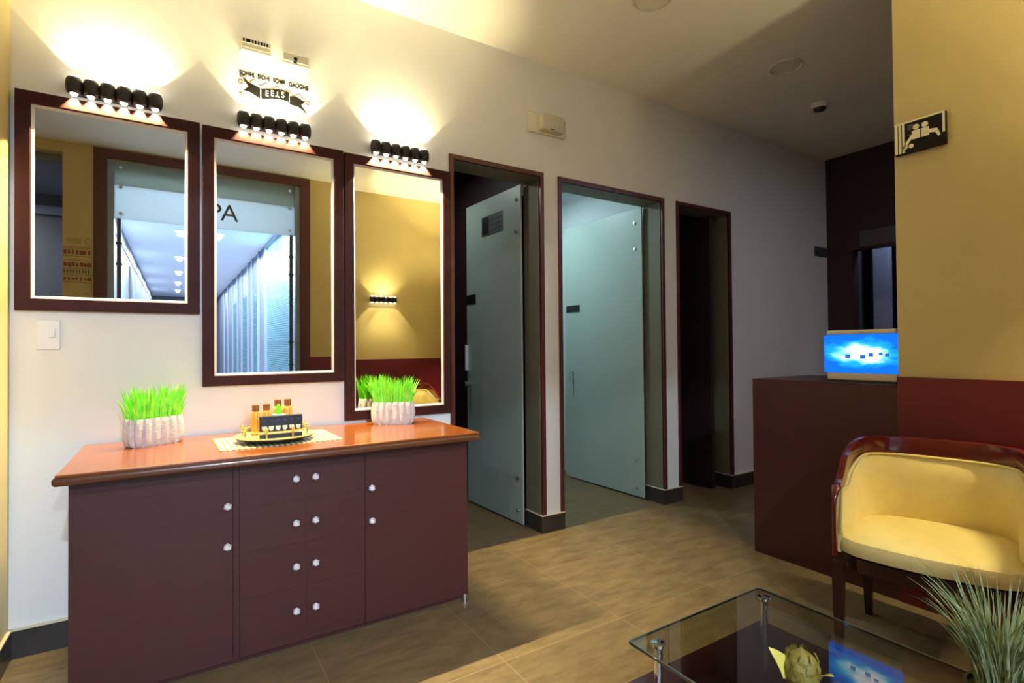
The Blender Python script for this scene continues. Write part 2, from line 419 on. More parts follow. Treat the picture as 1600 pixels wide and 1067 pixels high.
# skirting: dark tile with a pale top edge
def skirting(name, segs):
    bm = bm_(); bl = bm_()
    for (x0, x1, y0, y1) in segs:
        box(bm, x0, x1, y0, y1, 0, 0.108)
        box(bl, x0-0.0005, x1+0.0005, y0-0.0005, y1+0.0005, 0.108, 0.114)
    o = struct(name, bm, M['base']); struct('skirting_edge', bl, M['baselip'], o); return o
B = 0.012
fs = [(-0.552, doors[0][0]+TW)]+[(doors[k][1]-TW-B, doors[k+1][0]+TW) for k in range(2)]+[(doors[2][1]-TW-B, 5.58)]
skirting('baseboard_front', [(a, b, D-B-0.004, D) for (a, b) in fs])
skirting('baseboard_reveal', [(b-TW-B, b-TW, D, D+T) for (a, b, h) in doors])
skirting('baseboard_left', [(-0.552, -0.552+B, 2.52, D-B)])

# ------------------------------------------------------------------ doors
def door(n, a, b, h, leaf=None, parts=()):
    root = bpy.data.objects.new('door_%d' % n, None); C.objects.link(root); root['kind'] = 'structure'; root.location = (a, D, 0)
    root.empty_display_size = 0.05
    bm = bm_()
    P = 0.012
    box(bm, 0, TW, -P, 0.008, 0.114, h)
    box(bm, b-a-TW, b-a, -P, 0.008, 0.114, h); box(bm, TW, b-a-TW, -P, 0.008, h-TW, h)
    obj('frame', bm, M['trim'], root)
    bm = bm_()
    box(bm, b-a-TW-0.004, b-a-TW, 0.008, T, 0.114, h-TW); box(bm, TW, TW+0.004, 0.008, T, 0, h-TW); box(bm, TW, b-a-TW, 0.008, T, h-TW-0.004, h-TW)
    obj('reveal_shade', bm, M['reveal'], root)
    return root
d1 = door(1, *doors[0]); d2 = door(2, *doors[1]); d3 = door(3, *doors[2])
def leaf(root, hinge, heading, length, bolts, h=2.315):
    """frosted glass leaf hung from its right edge, swung inwards"""
    e = bpy.data.objects.new('glass_leaf', None)
    bm = bm_(); box(bm, -0.006, 0.006, 0, length, 0.012, h, bev=0.002, seg=1)
    lf = obj('leaf', bm, M['leaf'], root)
    lf.location = Vector(hinge) - root.location; lf.rotation_euler = (0, 0, heading)
    for (dy, z) in bolts:
        bm = bm_(); cyl(bm, (-0.014, dy, z), (0.014, dy, z), 0.011, seg=16); cyl(bm, (-0.018, dy, z), (-0.014, dy, z), 0.008, seg=16)
        obj('bolt', bm, M['steel'], lf, smooth=True)
    bpy.data.objects.remove(e)
    return lf
lf1 = leaf(d1, (1.985, 3.005, 0), math.radians(2.3), 0.74, [(0.05, 2.22), (0.05, 2.0), (0.05, 0.32), (0.05, 0.1)])
bm = bm_(); cyl(bm, (-0.045, 0.70, 0.93), (-0.006, 0.70, 0.93), 0.017); cyl(bm, (-0.062, 0.70, 0.93), (-0.045, 0.70, 0.93), 0.026, 0.02)
obj('door_knob', bm, M['steel'], lf1, smooth=True)
bm = bm_(); box(bm, -0.03, -0.006, 0.712, 0.735, 1.03, 1.23, bev=0.004)
obj('door_handle', bm, M['whitep'], lf1)
bm = bm_(); box(bm, -0.012, -0.006, 0.60, 0.735, 1.55, 1.62); obj('door_stop_plate', bm, M['black'], lf1)
bm = bm_(); box(bm, -0.0095, -0.006, 0.22, 0.50, 2.04, 2.185); sg = obj('door_sign', bm, M['grey'], lf1)
bm = bm_(); box(bm, -0.011, -0.0095, 0.40, 0.49, 2.05, 2.175); obj('sign_pictogram', bm, M['black'], sg)
bm = bm_()
for k in range(3): box(bm, -0.011, -0.0095, 0.24, 0.385, 2.07+k*0.035, 2.085+k*0.035)
obj('sign_lines', bm, M['dim'], sg)
lf2 = leaf(d2, (3.13, 3.005, 0), math.radians(2.0), 0.95, [(0.07, 2.20), (0.07, 1.99), (0.07, 0.30), (0.07, 0.08)])
bm = bm_(); box(bm, -0.012, -0.006, 0.74, 0.92, 1.53, 1.59); obj('door_stop_plate', bm, M['black'], lf2)
bm = bm_(); tube(bm, [(-0.006, 0.84, 0.98), (-0.05, 0.84, 0.98), (-0.05, 0.84, 0.90), (-0.006, 0.84, 0.90)], 0.009); obj('door_handle', bm, M['steel'], lf2, smooth=True)
# third door: dark timber leaf folded back on the right, pale stile on the left
bm = bm_(); box(bm, 0.5, 0.54, T*0.4, 0.9, 0.01, 2.3); o = obj('leaf', bm, M['enddark'], d3)
bm = bm_(); box(bm, TW, TW+0.035, 0.03, 0.06, 0.0, 2.3); obj('stile', bm, M['grey'], d3)

# ------------------------------------------------------------------ mirrors
def mirror(x0, x1, z0, z1, label, tilt=0.0):
    w_, h_ = x1-x0, z1-z0
    t = thing('wall_mirror', label, 'mirror', (x0, D-0.002, z0)); t.rotation_euler = (tilt, 0, 0)
    fw, dp, lw = 0.048, 0.030, 0.010
    bm = bm_()
    out = [(0, 0), (w_, 0), (w_, h_), (0, h_)]
    prof = [(0, 0), (0, -dp+0.002), (0.002, -dp), (fw-0.003, -dp), (fw, -dp+0.003), (fw, 0)]
    rings = []
    for (i, y) in prof:
        rings.append([(i, y, i), (w_-i, y, i), (w_-i, y, h_-i), (i, y, h_-i)])
    rows = [[bm.verts.new(p) for p in r] for r in rings]
    for a, b in zip(rows, rows[1:] + rows[:1]):
        for k in range(4): bm.faces.new((a[k], a[(k+1) % 4], b[(k+1) % 4], b[k]))
    obj('frame', bm, M['frame'], t)
    bm = bm_(); i0, i1 = fw, fw+lw
    rings = [[(i, y, i), (w_-i, y, i), (w_-i, y, h_-i), (i, y, h_-i)] for (i, y) in ((i0, -0.002), (i0, -dp*0.55), (i1, -0.009), (i1, -0.002))]
    rows = [[bm.verts.new(p) for p in r] for r in rings]
    for a, b in zip(rows, rows[1:] + rows[:1]):
        for k in range(4): bm.faces.new((a[k], a[(k+1) % 4], b[(k+1) % 4], b[k]))
    obj('liner', bm, M['liner'], t)
    bm = bm_(); box(bm, fw+0.004, w_-fw-0.004, -0.008, -0.003, fw+0.004, h_-fw-0.004); obj('glass', bm, M['mirror'], t)
    return t
mirror(-0.534, 0.096, 1.369, 2.243, 'short dark-framed mirror at the far left, above the light switch', 0.006)
mirror(0.106, 0.742, 1.038, 2.238, 'mid-length dark-framed mirror above the oil bottles, between the two other mirrors', 0.006)
mirror(0.750, 1.362, 0.832, 2.235, 'longest dark-framed mirror beside the first doorway, reaching down to the sideboard', 0.0)

# ------------------------------------------------------------------ sconces
def make_sconce(label, loc, rz):
    t = thing('wall_sconce', label, 'wall lamp', loc, rz, None)
    bm = bm_(); box(bm, -0.150, 0.150, -0.028, 0.0, -0.026, 0.026); obj('back_plate', bm, M['blackm'], t)
    for k in range(6):
        x = (k-2.5)*0.0555
        bm = bm_(); lathe(bm, [(0.013, -0.029), (0.017, -0.034), (0.0225, -0.031), (0.0268, -0.021), (0.0282, -0.008), (0.0282, 0.008), (0.0268, 0.021), (0.0225, 0.031), (0.017, 0.034), (0.013, 0.029)], (x, -0.043, 0), 24)
        s = obj('tube_shade', bm, M['blackm'], t, smooth=True)
        for sg in (-1, 1):
            bm = bm_(); lathe(bm, [(0.0125, 0.026*sg), (0.0125, 0.034*sg), (0.009, 0.040*sg), (0.0002, 0.0405*sg)] if sg > 0 else [(0.0002, -0.0405), (0.009, -0.040), (0.0125, -0.034), (0.0125, -0.026)], (x, -0.043, 0), 16)
            obj('lens', bm, M['lens'], s, smooth=True)
            sp = lamp('sconce_beam', 'SPOT', (x, -0.043, 0.044*sg), SCONCE_UP if sg > 0 else SCONCE_DOWN, WARM,
                      (PI if sg > 0 else 0, 0, 0), spot_size=math.radians(84), spot_blend=0.12, shadow_soft_size=0.006)
            sp.parent = t
    sp = lamp('sconce_spill', 'SPOT', (0, -0.060, 0.050), SCONCE_SPILL, WARM, (PI, 0, 0), spot_size=math.radians(166), spot_blend=0.6, shadow_soft_size=0.05)
    sp.parent = t
    return t
def dup_sconce(src, loc, rz, label):
    t = dup(src, loc, rz, label)
    return t
sc = make_sconce('black six-tube wall lamp above the short left mirror', (-0.212, D, 2.294), 0)
GL = 'six-tube wall lamps'
sc['group'] = GL
dup(sc, (0.413, D, 2.297), 0, 'black six-tube wall lamp above the middle mirror, under the banner lettering', GL)
dup(sc, (1.052, D, 2.291), 0, 'black six-tube wall lamp above the longest mirror, nearest the doorways', GL)
dup(sc, (2.12, YB, 1.80), PI, 'black six-tube wall lamp on the yellow rear wall, seen only in the longest mirror', GL, (1.0, 0.3))
dup(sc, (GX, 0.20, 1.80), -PI/2, 'black six-tube wall lamp on the yellow right wall, outside the picture', GL, (4.6, 0.42))

# ------------------------------------------------------------------ sideboard
SX0, SX1, SYF, SYT, SZ = -0.297, 1.180, 2.275, 2.165, 0.815
sb = thing('sideboard', 'long dark brown sideboard with cherry wood top and crystal knobs under the mirrors', 'sideboard', (0.44, 2.5, 0))
ox, oy = 0.44, 2.5
def L(x0, x1, y0, y1, z0, z1): return (x0-ox, x1-ox, y0-oy, y1-oy, z0, z1)
bm = bm_(); box(bm, *L(SX0, SX1, SYF+0.018, 2.815, 0.035, 0.778)); box(bm, *L(SX0+0.03, SX1-0.03, SYF+0.04, 2.8, 0.0, 0.035))
obj('body', bm, M['cab'], sb)
bm = bm_(); box(bm, *L(-0.318, 1.191, SYT+0.006, 2.822, SZ-0.010, SZ), bev=0.004)
obj('top', bm, M['top'], sb)
bm = bm_(); box(bm, *L(-0.326, 1.198, SYT, 2.822, SZ-0.037, SZ-0.008), bev=0.012, seg=4)
obj('top_moulding', bm, M['edge'], sb, smooth=True)
def knob(parent, x, y, z):
    bm = bm_(); cyl(bm, (x, y, z), (x, y-0.010, z), 0.006, seg=12)
    bmesh.ops.create_icosphere(bm, subdivisions=1, radius=0.0155, matrix=Matrix.Translation((x, y-0.020, z)))
    return obj('knob', bm, M['crystal'], parent)
M['crystal'] = mat('cut_crystal', (250, 250, 252), rough=0.12, spec=1.0, coat=1.0, metal=0.15)
bm = bm_(); box(bm, *L(SX0, 0.1835, SYF, SYF+0.018, 0.035, 0.775)); dl = obj('door', bm, M['cab'], sb)
knob(dl, 0.166-ox, SYF-oy, 0.618); knob(dl, 0.165-ox, SYF-oy, 0.468)
bm = bm_(); box(bm, *L(0.1865, 0.206, SYF+0.004, SYF+0.018, 0.035, 0.775)); obj('stile', bm, M['cab'], sb)
zr = [0.06, 0.255, 0.428, 0.60, 0.775]; zk = [0.166, 0.341, 0.513, 0.688]
for r in range(4):
    for (a, b, kx) in ((0.209, 0.4471, 0.407), (0.4475, 0.6865, 0.481)):
        bm = bm_(); box(bm, *L(a, b, SYF, SYF+0.018, zr[r]+0.0002, zr[r+1]-0.0002))
        dr = obj('drawer', bm, M['cab'], sb); knob(dr, kx-ox, SYF-oy, zk[r])
bm = bm_(); box(bm, *L(0.209, 0.6865, SYF+0.003, SYF+0.018, 0.035, 0.06)); obj('plinth_rail', bm, M['cab'], sb)
bm = bm_(); box(bm, *L(0.6885, SX1, SYF, SYF+0.018, 0.035, 0.775)); dr_ = obj('door', bm, M['cab'], sb)
knob(dr_, 0.712-ox, SYF-oy, 0.608); knob(dr_, 0.713-ox, SYF-oy, 0.468)
bm = bm_(); cyl(bm, (1.168-ox, SYF+0.012-oy, 0.0), (1.168-ox, SYF+0.012-oy, 0.036), 0.014); obj('foot', bm, M['steel'], sb, smooth=True)

# ------------------------------------------------------------------ planters with bright grass
def blade(bm, base, ang, lean, length, wd, seg=5, droop=0.0, twist=None):
    d = Vector((math.cos(ang), math.sin(ang), 0)); s = Vector((-math.sin(ang), math.cos(ang), 0))
    if twist is not None: s = Vector((math.cos(twist), math.sin(twist), 0))
    prev = None; p = Vector(base); th = lean*0.25
    for i in range(seg+1):
        t = i/seg; ww = wd*(0.75+0.6*t)*(1-t**2.2)+0.0003
        up = d*math.sin(th)+Vector((0, 0, 1))*math.cos(th)
        q = (bm.verts.new(p-s*ww*0.5), bm.verts.new(p+d*ww*0.12*math.cos(th)), bm.verts.new(p+s*ww*0.5))
        if prev:
            bm.faces.new((prev[0], prev[1], q[1], q[0])); bm.faces.new((prev[1], prev[2], q[2], q[1]))
        prev = q; p = p + up*(length/seg); th += lean*0.75/seg*1.3 + droop*t/seg
def planter(label, loc, rz, seed):
    rnd = random.Random(seed)
    t = thing('potted_grass', label, 'potted plant', loc, rz, 'grass planters on the sideboard')
    a, b = 0.112, 0.052; N = 160
    def outline(s, fl):
        out = []
        for i in range(N):
            th = 2*PI*i/N; n_ = 3.4
            cx = math.copysign(abs(math.cos(th))**(2/n_), math.cos(th)); cyy = math.copysign(abs(math.sin(th))**(2/n_), math.sin(th))
            out.append((cx*a*s, cyy*b*s, 0))
        # flutes evenly spaced along the perimeter
        per = [0]
        for i in range(N): per.append(per[-1]+(Vector(out[(i+1) % N])-Vector(out[i])).length)
        res = []
        for i in range(N):
            u = per[i]/per[-1]*16 % 1.0
            k = 1.0 - fl*abs(math.cos(PI*u))**6
            res.append((out[i][0]*(1-fl*0.3*(1-k > 0)) if False else out[i][0]*k**0.6, out[i][1]*k, 0))
        return res
    bm = bm_(); rings = []
    for (s, z, fl) in ((0.86, 0.0, 0.02), (0.93, 0.006, 0.10), (0.99, 0.03, 0.15), (1.0, 0.06, 0.15), (0.97, 0.095, 0.13), (0.93, 0.112, 0.10), (0.90, 0.114, 0.06), (0.86, 0.110, 0.0), (0.86, 0.098, 0.0)):
        rings.append([(p[0], p[1], z) for p in outline(s, fl)])
    ring_loft(bm, rings); obj('pot', bm, M['pot'], t, smooth=True)
    bm = bm_(); ring_loft(bm, [[(p[0], p[1], 0.094) for p in outline(0.85, 0)], [(p[0], p[1], 0.103) for p in outline(0.8, 0)]]); obj('moss', bm, M['soil'], t)
    bm = bm_()
    for i in range(300):
        x = rnd.uniform(-0.093, 0.093); y = rnd.uniform(-0.038, 0.038)
        ex = x/0.093
        ang = math.atan2(y*1.2+rnd.uniform(-.02, .02), x+rnd.uniform(-.05, .05))
        lean = rnd.uniform(0.02, 0.35)+0.45*abs(ex)**3*rnd.random()
        blade(bm, (x, y, 0.099), ang, lean, rnd.uniform(0.075, 0.155), rnd.uniform(0.007, 0.011), 4, 0.2, twist=rnd.uniform(-0.6, 0.6))
    for sx in (-1, -1, -1, 1, 1):
        blade(bm, (sx*0.09, rnd.uniform(-.03, .03), 0.099), 0 if sx > 0 else PI, rnd.uniform(0.7, 1.1), rnd.uniform(0.11, 0.15), 0.008, 5, 0.3, twist=1.3)
    obj('grass', bm, M['grass'], t)
    return t
planter('bright green grass in fluted stone planter at the left end of the sideboard', (-0.072, 2.672, SZ), math.radians(31), 3)
planter('bright green grass in fluted stone planter in front of the longest mirror', (0.962, 2.682, SZ), math.radians(-28), 5)

# ------------------------------------------------------------------ placemat, tray and oils
bm = bm_(); box(bm, -0.235, 0.235, -0.170, 0.170, 0, 0.003, bev=0.001, seg=1)
tag(obj('placemat', bm, M['mat'], loc=(0.375, 2.495, SZ), rot=(0, 0, math.radians(1.5))), 'cream and khaki striped placemat under the round tray on the sideboard', 'placemat')
TC = (0.362, 2.468); TZ = SZ+0.003
tr = thing('serving_tray', 'round black tray with a gilt rim and rail, on the striped placemat', 'tray', (TC[0], TC[1], TZ))
bm = bm_(); lathe(bm, [(0.07, 0), (0.10, 0.002), (0.150, 0.016), (0.158, 0.021), (0.157, 0.0225)], (0, 0, 0), 56); obj('dish', bm, M['black'], tr, smooth=True)
bm = bm_(); lathe(bm, [(0.1565, 0.0225), (0.157, 0.026), (0.151, 0.027), (0.142, 0.0235), (0.0005, 0.0235)], (0, 0, 0), 56); obj('gilt_surface', bm, M['traytop'], tr, smooth=True)
bm = bm_(); tube(bm, [(0.130*math.cos(k*2*PI/48), 0.130*math.sin(k*2*PI/48), 0.052) for k in range(48)], 0.003, 6, True); obj('rail', bm, M['gilt'], tr, smooth=True)
for k in range(8):
    an = PI/8+k*PI/4; x, y = 0.130*math.cos(an), 0.130*math.sin(an)
    bm = bm_(); lathe(bm, [(0.006, 0.0235), (0.003, 0.030), (0.005, 0.040), (0.003, 0.047), (0.004, 0.055), (0.008, 0.060), (0.008, 0.066), (0.0004, 0.070)], (x, y, 0), 12); obj('rail_post', bm, M['gilt'], tr, smooth=True)
TT = TZ+0.0235
cs = thing('oil_display_box', 'small black display box with six pale labels at the front of the round tray', 'display box', (0.362+0.012, 2.468-0.072, TT))
bm = bm_(); box(bm, -0.082, 0.082, -0.012, 0.014, 0, 0.088, bev=0.001, seg=1); obj('case', bm, M['card'], cs)
for k in range(6):
    x = (k-2.5)*0.0262
    bm = bm_()
    poly = [(x-0.0095, 0.048), (x+0.0095, 0.048)] + [(x+0.0095*math.cos(-q*PI/8), 0.042+0.013*math.sin(-q*PI/8)) for q in range(9)]
    prism(bm, poly, 'Y', -0.0132, -0.012); obj('label', bm, M['label'], cs)
    bm = bm_(); cyl(bm, (x, -0.012, 0.072), (x, -0.0128, 0.072), 0.0055, seg=14); obj('printed_dot', bm, M['dot'], cs)
bm = bm_(); box(bm, -0.088, 0.082, -0.020, -0.012, 0.016, 0.023); obj('front_ledge', bm, M['label'], cs)
def bottle(label, x, y, h, r):
    t = thing('oil_bottle', label, 'bottle', (x, y, TT), 0, 'amber bottles on the tray')
    bm = bm_(); lathe(bm, [(r*0.9, 0), (r, 0.004), (r, h*0.70), (r*0.86, h*0.77), (r*0.62, h*0.80)], (0, 0, 0), 24); obj('glass_body', bm, M['amber'], t, smooth=True)
    bm = bm_()
    rings = []
    for z in (h*0.79, h*0.985, h):
        rr = r*0.72 if z < h else r*0.66
        rings.append([((rr*(1.0+0.06*(i % 2)))*math.cos(2*PI*i/36), (rr*(1.0+0.06*(i % 2)))*math.sin(2*PI*i/36), z) for i in range(36)])
    ring_loft(bm, rings); obj('cap', bm, M['capm'], t)
bottle('amber oil bottle at the far left of the tray', 0.290, 2.500, 0.128, 0.019)
bottle('amber oil bottle second from the left on the tray, left of the small succulent', 0.334, 2.515, 0.128, 0.019)
bottle('taller amber oil bottle behind the small succulent on the tray', 0.384, 2.545, 0.142, 0.019)
bottle('taller amber oil bottle at the right end of the tray row', 0.426, 2.553, 0.142, 0.019)
su = thing('succulent', 'tiny green succulent in a white cup behind the black display box', 'potted plant', (0.372, 2.436, TT+0.0005))
bm = bm_(); lathe(bm, [(0.018, 0), (0.022, 0.01), (0.027, 0.088), (0.025, 0.090), (0.023, 0.084), (0.0005, 0.083)], (0, 0, 0), 24); obj('cup', bm, M['whitep'], su, smooth=True)
bm = bm_(); rnd = random.Random(11)
for k in range(26):
    blade(bm, (rnd.uniform(-.006, .006), rnd.uniform(-.006, .006), 0.083), k*2.4, rnd.uniform(0.15, 1.3), rnd.uniform(0.040, 0.058), 0.011, 4, 0.0)
obj('leaves', bm, M['grass'], su)

# ------------------------------------------------------------------ small things on the mirror wall
sw = thing('light_switch', 'white light switch below the short left mirror', 'light switch', (-0.432, D, 1.272))
bm = bm_(); box(bm, -0.040, 0.036, -0.012, 0, -0.062, 0.060, bev=0.004); obj('plate', bm, M['whitep'], sw)
bm = bm_(); box(bm, 0.0, 0.020, -0.020, -0.012, -0.012, 0.026, bev=0.002); obj('rocker', bm, M['whitep'], sw)
def wallbox(name, label, x0, x1, z0, z1, kind):
    t = thing(name, label, 'wall unit', ((x0+x1)/2, D, (z0+z1)/2)); w2, h2 = (x1-x0)/2, (z1-z0)/2
    bm = bm_(); box(bm, -w2, w2, -0.040, 0, -h2, h2, bev=0.005); obj('housing', bm, M['ivory'], t)
    if kind == 0:
        bm = bm_(); box(bm, -w2*0.92, w2*0.92, -0.0425, -0.040, h2*0.30, h2*0.95); v = obj('vent', bm, M['ivory2'], t)
        for k in range(9):
            bm = bm_(); xx = -w2*0.86+k*w2*0.19; box(bm, xx, xx+(0.016 if k == 1 else 0.006), -0.045, -0.0425, h2*0.36, h2*0.88); obj('vent_slot', bm, M['decal'], v)
        bm = bm_(); box(bm, -w2*0.98, w2*0.98, -0.0412, -0.0402, -h2*0.42, -h2*0.37); obj('seam', bm, M['ivory2'], t)
    else:
        for sx in (-1, 1):
            bm = bm_(); c0 = sx*w2*0.5; box(bm, c0-w2*0.40, c0+w2*0.40, -0.044, -0.040, -h2*0.45, h2*0.8, bev=0.002); obj('cover', bm, M['ivory2'], t)
        bm = bm_(); box(bm, -0.010, 0.006, -0.046, -0.040, -h2*0.1, h2*0.30); box(bm, -0.012, 0.004, -0.046, -0.040, -h2*0.50, -h2*0.36); obj('latch', bm, M['decal'], t)
wallbox('alarm_unit', 'ivory wall unit with dark slots, left of the pair above the banner lettering', 0.264, 0.398, 2.628, 2.690, 0)
wallbox('junction_cover', 'ivory wall unit with two covers, right of the pair above the banner lettering', 0.444, 0.574, 2.616, 2.678, 1)
em = thing('emergency_light', 'ivory emergency light unit on the white wall above the doorways', 'emergency light', (2.08, D, 2.672))
bm = bm_(); box(bm, -0.155, 0.150, -0.014, 0, -0.066, 0.064, bev=0.012, seg=3); obj('base_plate', bm, M['ivory'], em, smooth=True)
bm = bm_(); box(bm, -0.075, 0.105, -0.062, -0.012, -0.052, 0.056, bev=0.010, seg=3); hd = obj('housing', bm, M['ivory2'], em, smooth=True)
bm = bm_(); box(bm, -0.02, 0.09, -0.0635, -0.060, -0.030, 0.022, bev=0.002, seg=1); obj('lens_panel', bm, M['ivory2'], hd)
bm = bm_()
for k in range(4): box(bm, -0.012+k*0.009, -0.006+k*0.009, -0.0632, -0.060, -0.046, -0.040)
obj('indicator', bm, M['decal'], hd)
bm = bm_(); box(bm, 5.34, 5.56, D-0.012, D, 2.095, 2.185); tag(obj('wall_plate', bm, M['grey']), 'small grey plate on the dim far end of the white wall', 'sign')
cb = thing('smoke_detector', 'white smoke detector with a dark underside on the dim far ceiling', 'smoke detector', (4.235, 2.19, CZ))
bm = bm_(); lathe(bm, [(0.060, 0), (0.060, -0.014), (0.048, -0.034)], (0, 0, 0), 28); obj('base', bm, M['whitep'], cb, smooth=True)
bm = bm_(); lathe(bm, [(0.047, -0.034), (0.040, -0.05), (0.0005, -0.056)], (0, 0, 0), 28); obj('sensor_dome', bm, M['black'], cb, smooth=True)
def ringlight(label, x, y):
    t = thing('recessed_downlight', label, 'ceiling lamp', (x, y, CZ), 0, 'unlit ceiling downlights')
    bm = bm_(); tube(bm, [(0.098*math.cos(k*PI/20), 0.098*math.sin(k*PI/20), -0.003) for k in range(40)], 0.009, 8, True); obj('trim_ring', bm, M['ivory2'], t, smooth=True)
    bm = bm_(); lathe(bm, [(0.090, 0), (0.090, -0.004), (0.0005, -0.004)], (0, 0, 0), 32); obj('diffuser', bm, M['ivory'], t, smooth=True)
ringlight('unlit round downlight at the top edge of the picture, nearer the mirrors', 2.170, 1.985)
ringlight('unlit round downlight in the dim ceiling beside the smoke detector', 3.468, 2.010)

# banner decal above the middle sconce
dc = thing('wall_decal', 'charcoal ribbon banner lettering on the white wall above the middle lamp', 'wall decal', (0.418, D, 2.46))
text('lettering', 'SOHHI  SIOHI  SOMR  GAOGHE', 0.0225, M['decal'], dc, (0.0, -0.0012, 0.075), (PI/2, 0, 0), scale=(1.0, 1.45, 1), bold=0.0007)
bm = bm_()
def wave(x): return 0.012*math.sin(x*22.0+0.9)
top = [(-0.062+0.004*k, 0.026+wave(-0.062+0.004*k)) for k in range(33)]
bot = [(p[0], p[1]-0.050) for p in reversed(top)]
prism(bm, top+bot, 'Y', -0.0012, 0)
prism(bm, [(-0.150, 0.060), (-0.120, 0.040), (-0.0655, 0.022), (-0.0655, -0.030), (-0.110, -0.010), (-0.140, -0.006), (-0.118, 0.016)], 'Y', -0.0011, 0)
prism(bm, [(0.0685, 0.016), (0.096, 0.022), (0.142, 0.004), (0.124, -0.016), (0.150, -0.052), (0.110, -0.030), (0.0685, -0.026)], 'Y', -0.0011, 0)
obj('ribbon', bm, M['decal'], dc)
for (ch, x, r_) in (('E', -0.036, 0), ('E', -0.012, 0), ('T', 0.012, PI), ('S', 0.036, 0)):
    text('ribbon_letter', ch, 0.036, M['decalw'], dc, (x, -0.0016, 0.001+wave(x)), (PI/2, r_, 0), scale=(0.9, 1.1, 1))
bm = bm_()
tube(bm, [(-0.155+0.005*k, -0.0006, 0.052-0.028*k/62+0.010*math.sin(k*0.62)) for k in range(62)], 0.0018, 5)
for (cx, cz, s) in ((-0.150, 0.030, 1), (-0.145, -0.030, -1), (0.152, 0.000, -1), (0.140, -0.060, 1)):
    tube(bm, [(cx+0.016*math.cos(q*0.5)*s*(1-q/22), -0.0006, cz+0.012*math.sin(q*0.5)*(1-q/22)) for q in range(16)], 0.0019, 5)
tube(bm, [(-0.10+0.004*k, -0.0006, -0.062+0.008*math.sin(k*0.35)) for k in range(10)], 0.0018, 5)
obj('scrollwork', bm, M['decaly'], dc)

# ------------------------------------------------------------------ pictogram sign on the gold wall
sg = thing('wall_sign', 'black and white massage pictogram sign on the yellow wall', 'sign', (GX, 1.045, 2.163))
bm = bm_(); box(bm, -0.026, 0, -0.098, 0.096, -0.072, 0.072); obj('plate', bm, M['signblk'], sg)
X0 = -0.0275
bm = bm_(); box(bm, X0, -0.026, -0.098, 0.096, 0.064, 0.072); box(bm, X0, -0.026, -0.098, -0.089, -0.022, 0.064); obj('white_border', bm, M['signwht'], sg)
for k in range(3):
    bm = bm_(); y = 0.094-k*0.0145; box(bm, X0, -0.026, y-0.0105, y, -0.070, 0.064); obj('stripe', bm, M['signwht'], sg)
def disc(bm, y, z, r): cyl(bm, (X0, y, z), (-0.026, y, z), r, seg=18)
bm = bm_()
for y in (0.010, -0.024): disc(bm, y, 0.036, 0.0125)
box(bm, X0, -0.026, -0.005, 0.026, -0.018, 0.022, bev=0.0006, seg=1); box(bm, X0, -0.026, -0.040, -0.009, -0.018, 0.022, bev=0.0006, seg=1)
prism(bm, [(0.026, 0.008), (0.026, -0.012), (0.050, -0.044), (0.058, -0.034)], 'X', X0, -0.026)
prism(bm, [(-0.040, 0.008), (-0.040, -0.008), (-0.062, -0.012), (-0.074, -0.034), (-0.082, -0.028), (-0.070, 0.004)], 'X', X0, -0.026)
disc(bm, 0.054, -0.046, 0.010); disc(bm, 0.030, -0.046, 0.010)
obj('pictogram', bm, M['signwht'], sg)
bm = bm_(); box(bm, X0+0.0006, -0.026, 0.022, 0.044, 0.030, 0.054); box(bm, X0+0.0006, -0.026, 0.030, 0.044, 0.004, 0.010); obj('small_print', bm, M['grey'], sg)

# ------------------------------------------------------------------ reception counter and lit picture box
ct = thing('reception_counter', 'dark mahogany reception counter at the end of the yellow wall', 'counter', (3.15, 1.53, 0))
bm = bm_(); box(bm, -0.268, -0.246, -0.375, 0.372, 0, 1.004); box(bm, -0.246, 0.35, 0.350, 0.372, 0, 1.004); obj('front_panel', bm, M['counter'], ct)
bm = bm_(); box(bm, -0.268, 0.36, -0.372, 0.374, 1.004, 1.012, bev=0.002, seg=1); obj('counter_top', bm, M['counter'], ct)
bm = bm_(); box(bm, -0.246, 0.30, -0.375, -0.355, 0, 1.004); obj('end_panel', bm, M['counter'], ct)
ds = thing('picture_light_box', 'cream desktop box with a glowing blue sea picture on the counter', 'light box', (2.97, 1.325, 1.012))
bm = bm_(); box(bm, -0.055, 0.055, -0.150, 0.150, 0, 0.012); obj('foot', bm, M['grey'], ds)
bm = bm_(); box(bm, -0.070, 0.070, -0.163, 0.160, 0.012, 0.052, bev=0.008, seg=3); obj('base', bm, M['cream'], ds, smooth=True)
bm = bm_(); box(bm, -0.078, 0.074, -0.178, 0.174, 0.052, 0.244, bev=0.012, seg=3); obj('picture', bm, M['screen'], ds, smooth=True)
bm = bm_(); box(bm, -0.068, 0.068, -0.160, 0.160, 0.244, 0.268, bev=0.008, seg=3); obj('cap', bm, M['cream'], ds, smooth=True)
for (y, z, s) in ((0.052, 0.135, 0.012), (-0.018, 0.132, 0.012), (-0.055, 0.143, 0.010), (-0.098, 0.147, 0.008), (-0.126, 0.142, 0.009)):
    bm = bm_(); box(bm, -0.0795, -0.078, y-s, y+s, z-s*0.8, z+s*0.8); obj('printed_mark', bm, M['iconb'], ds)

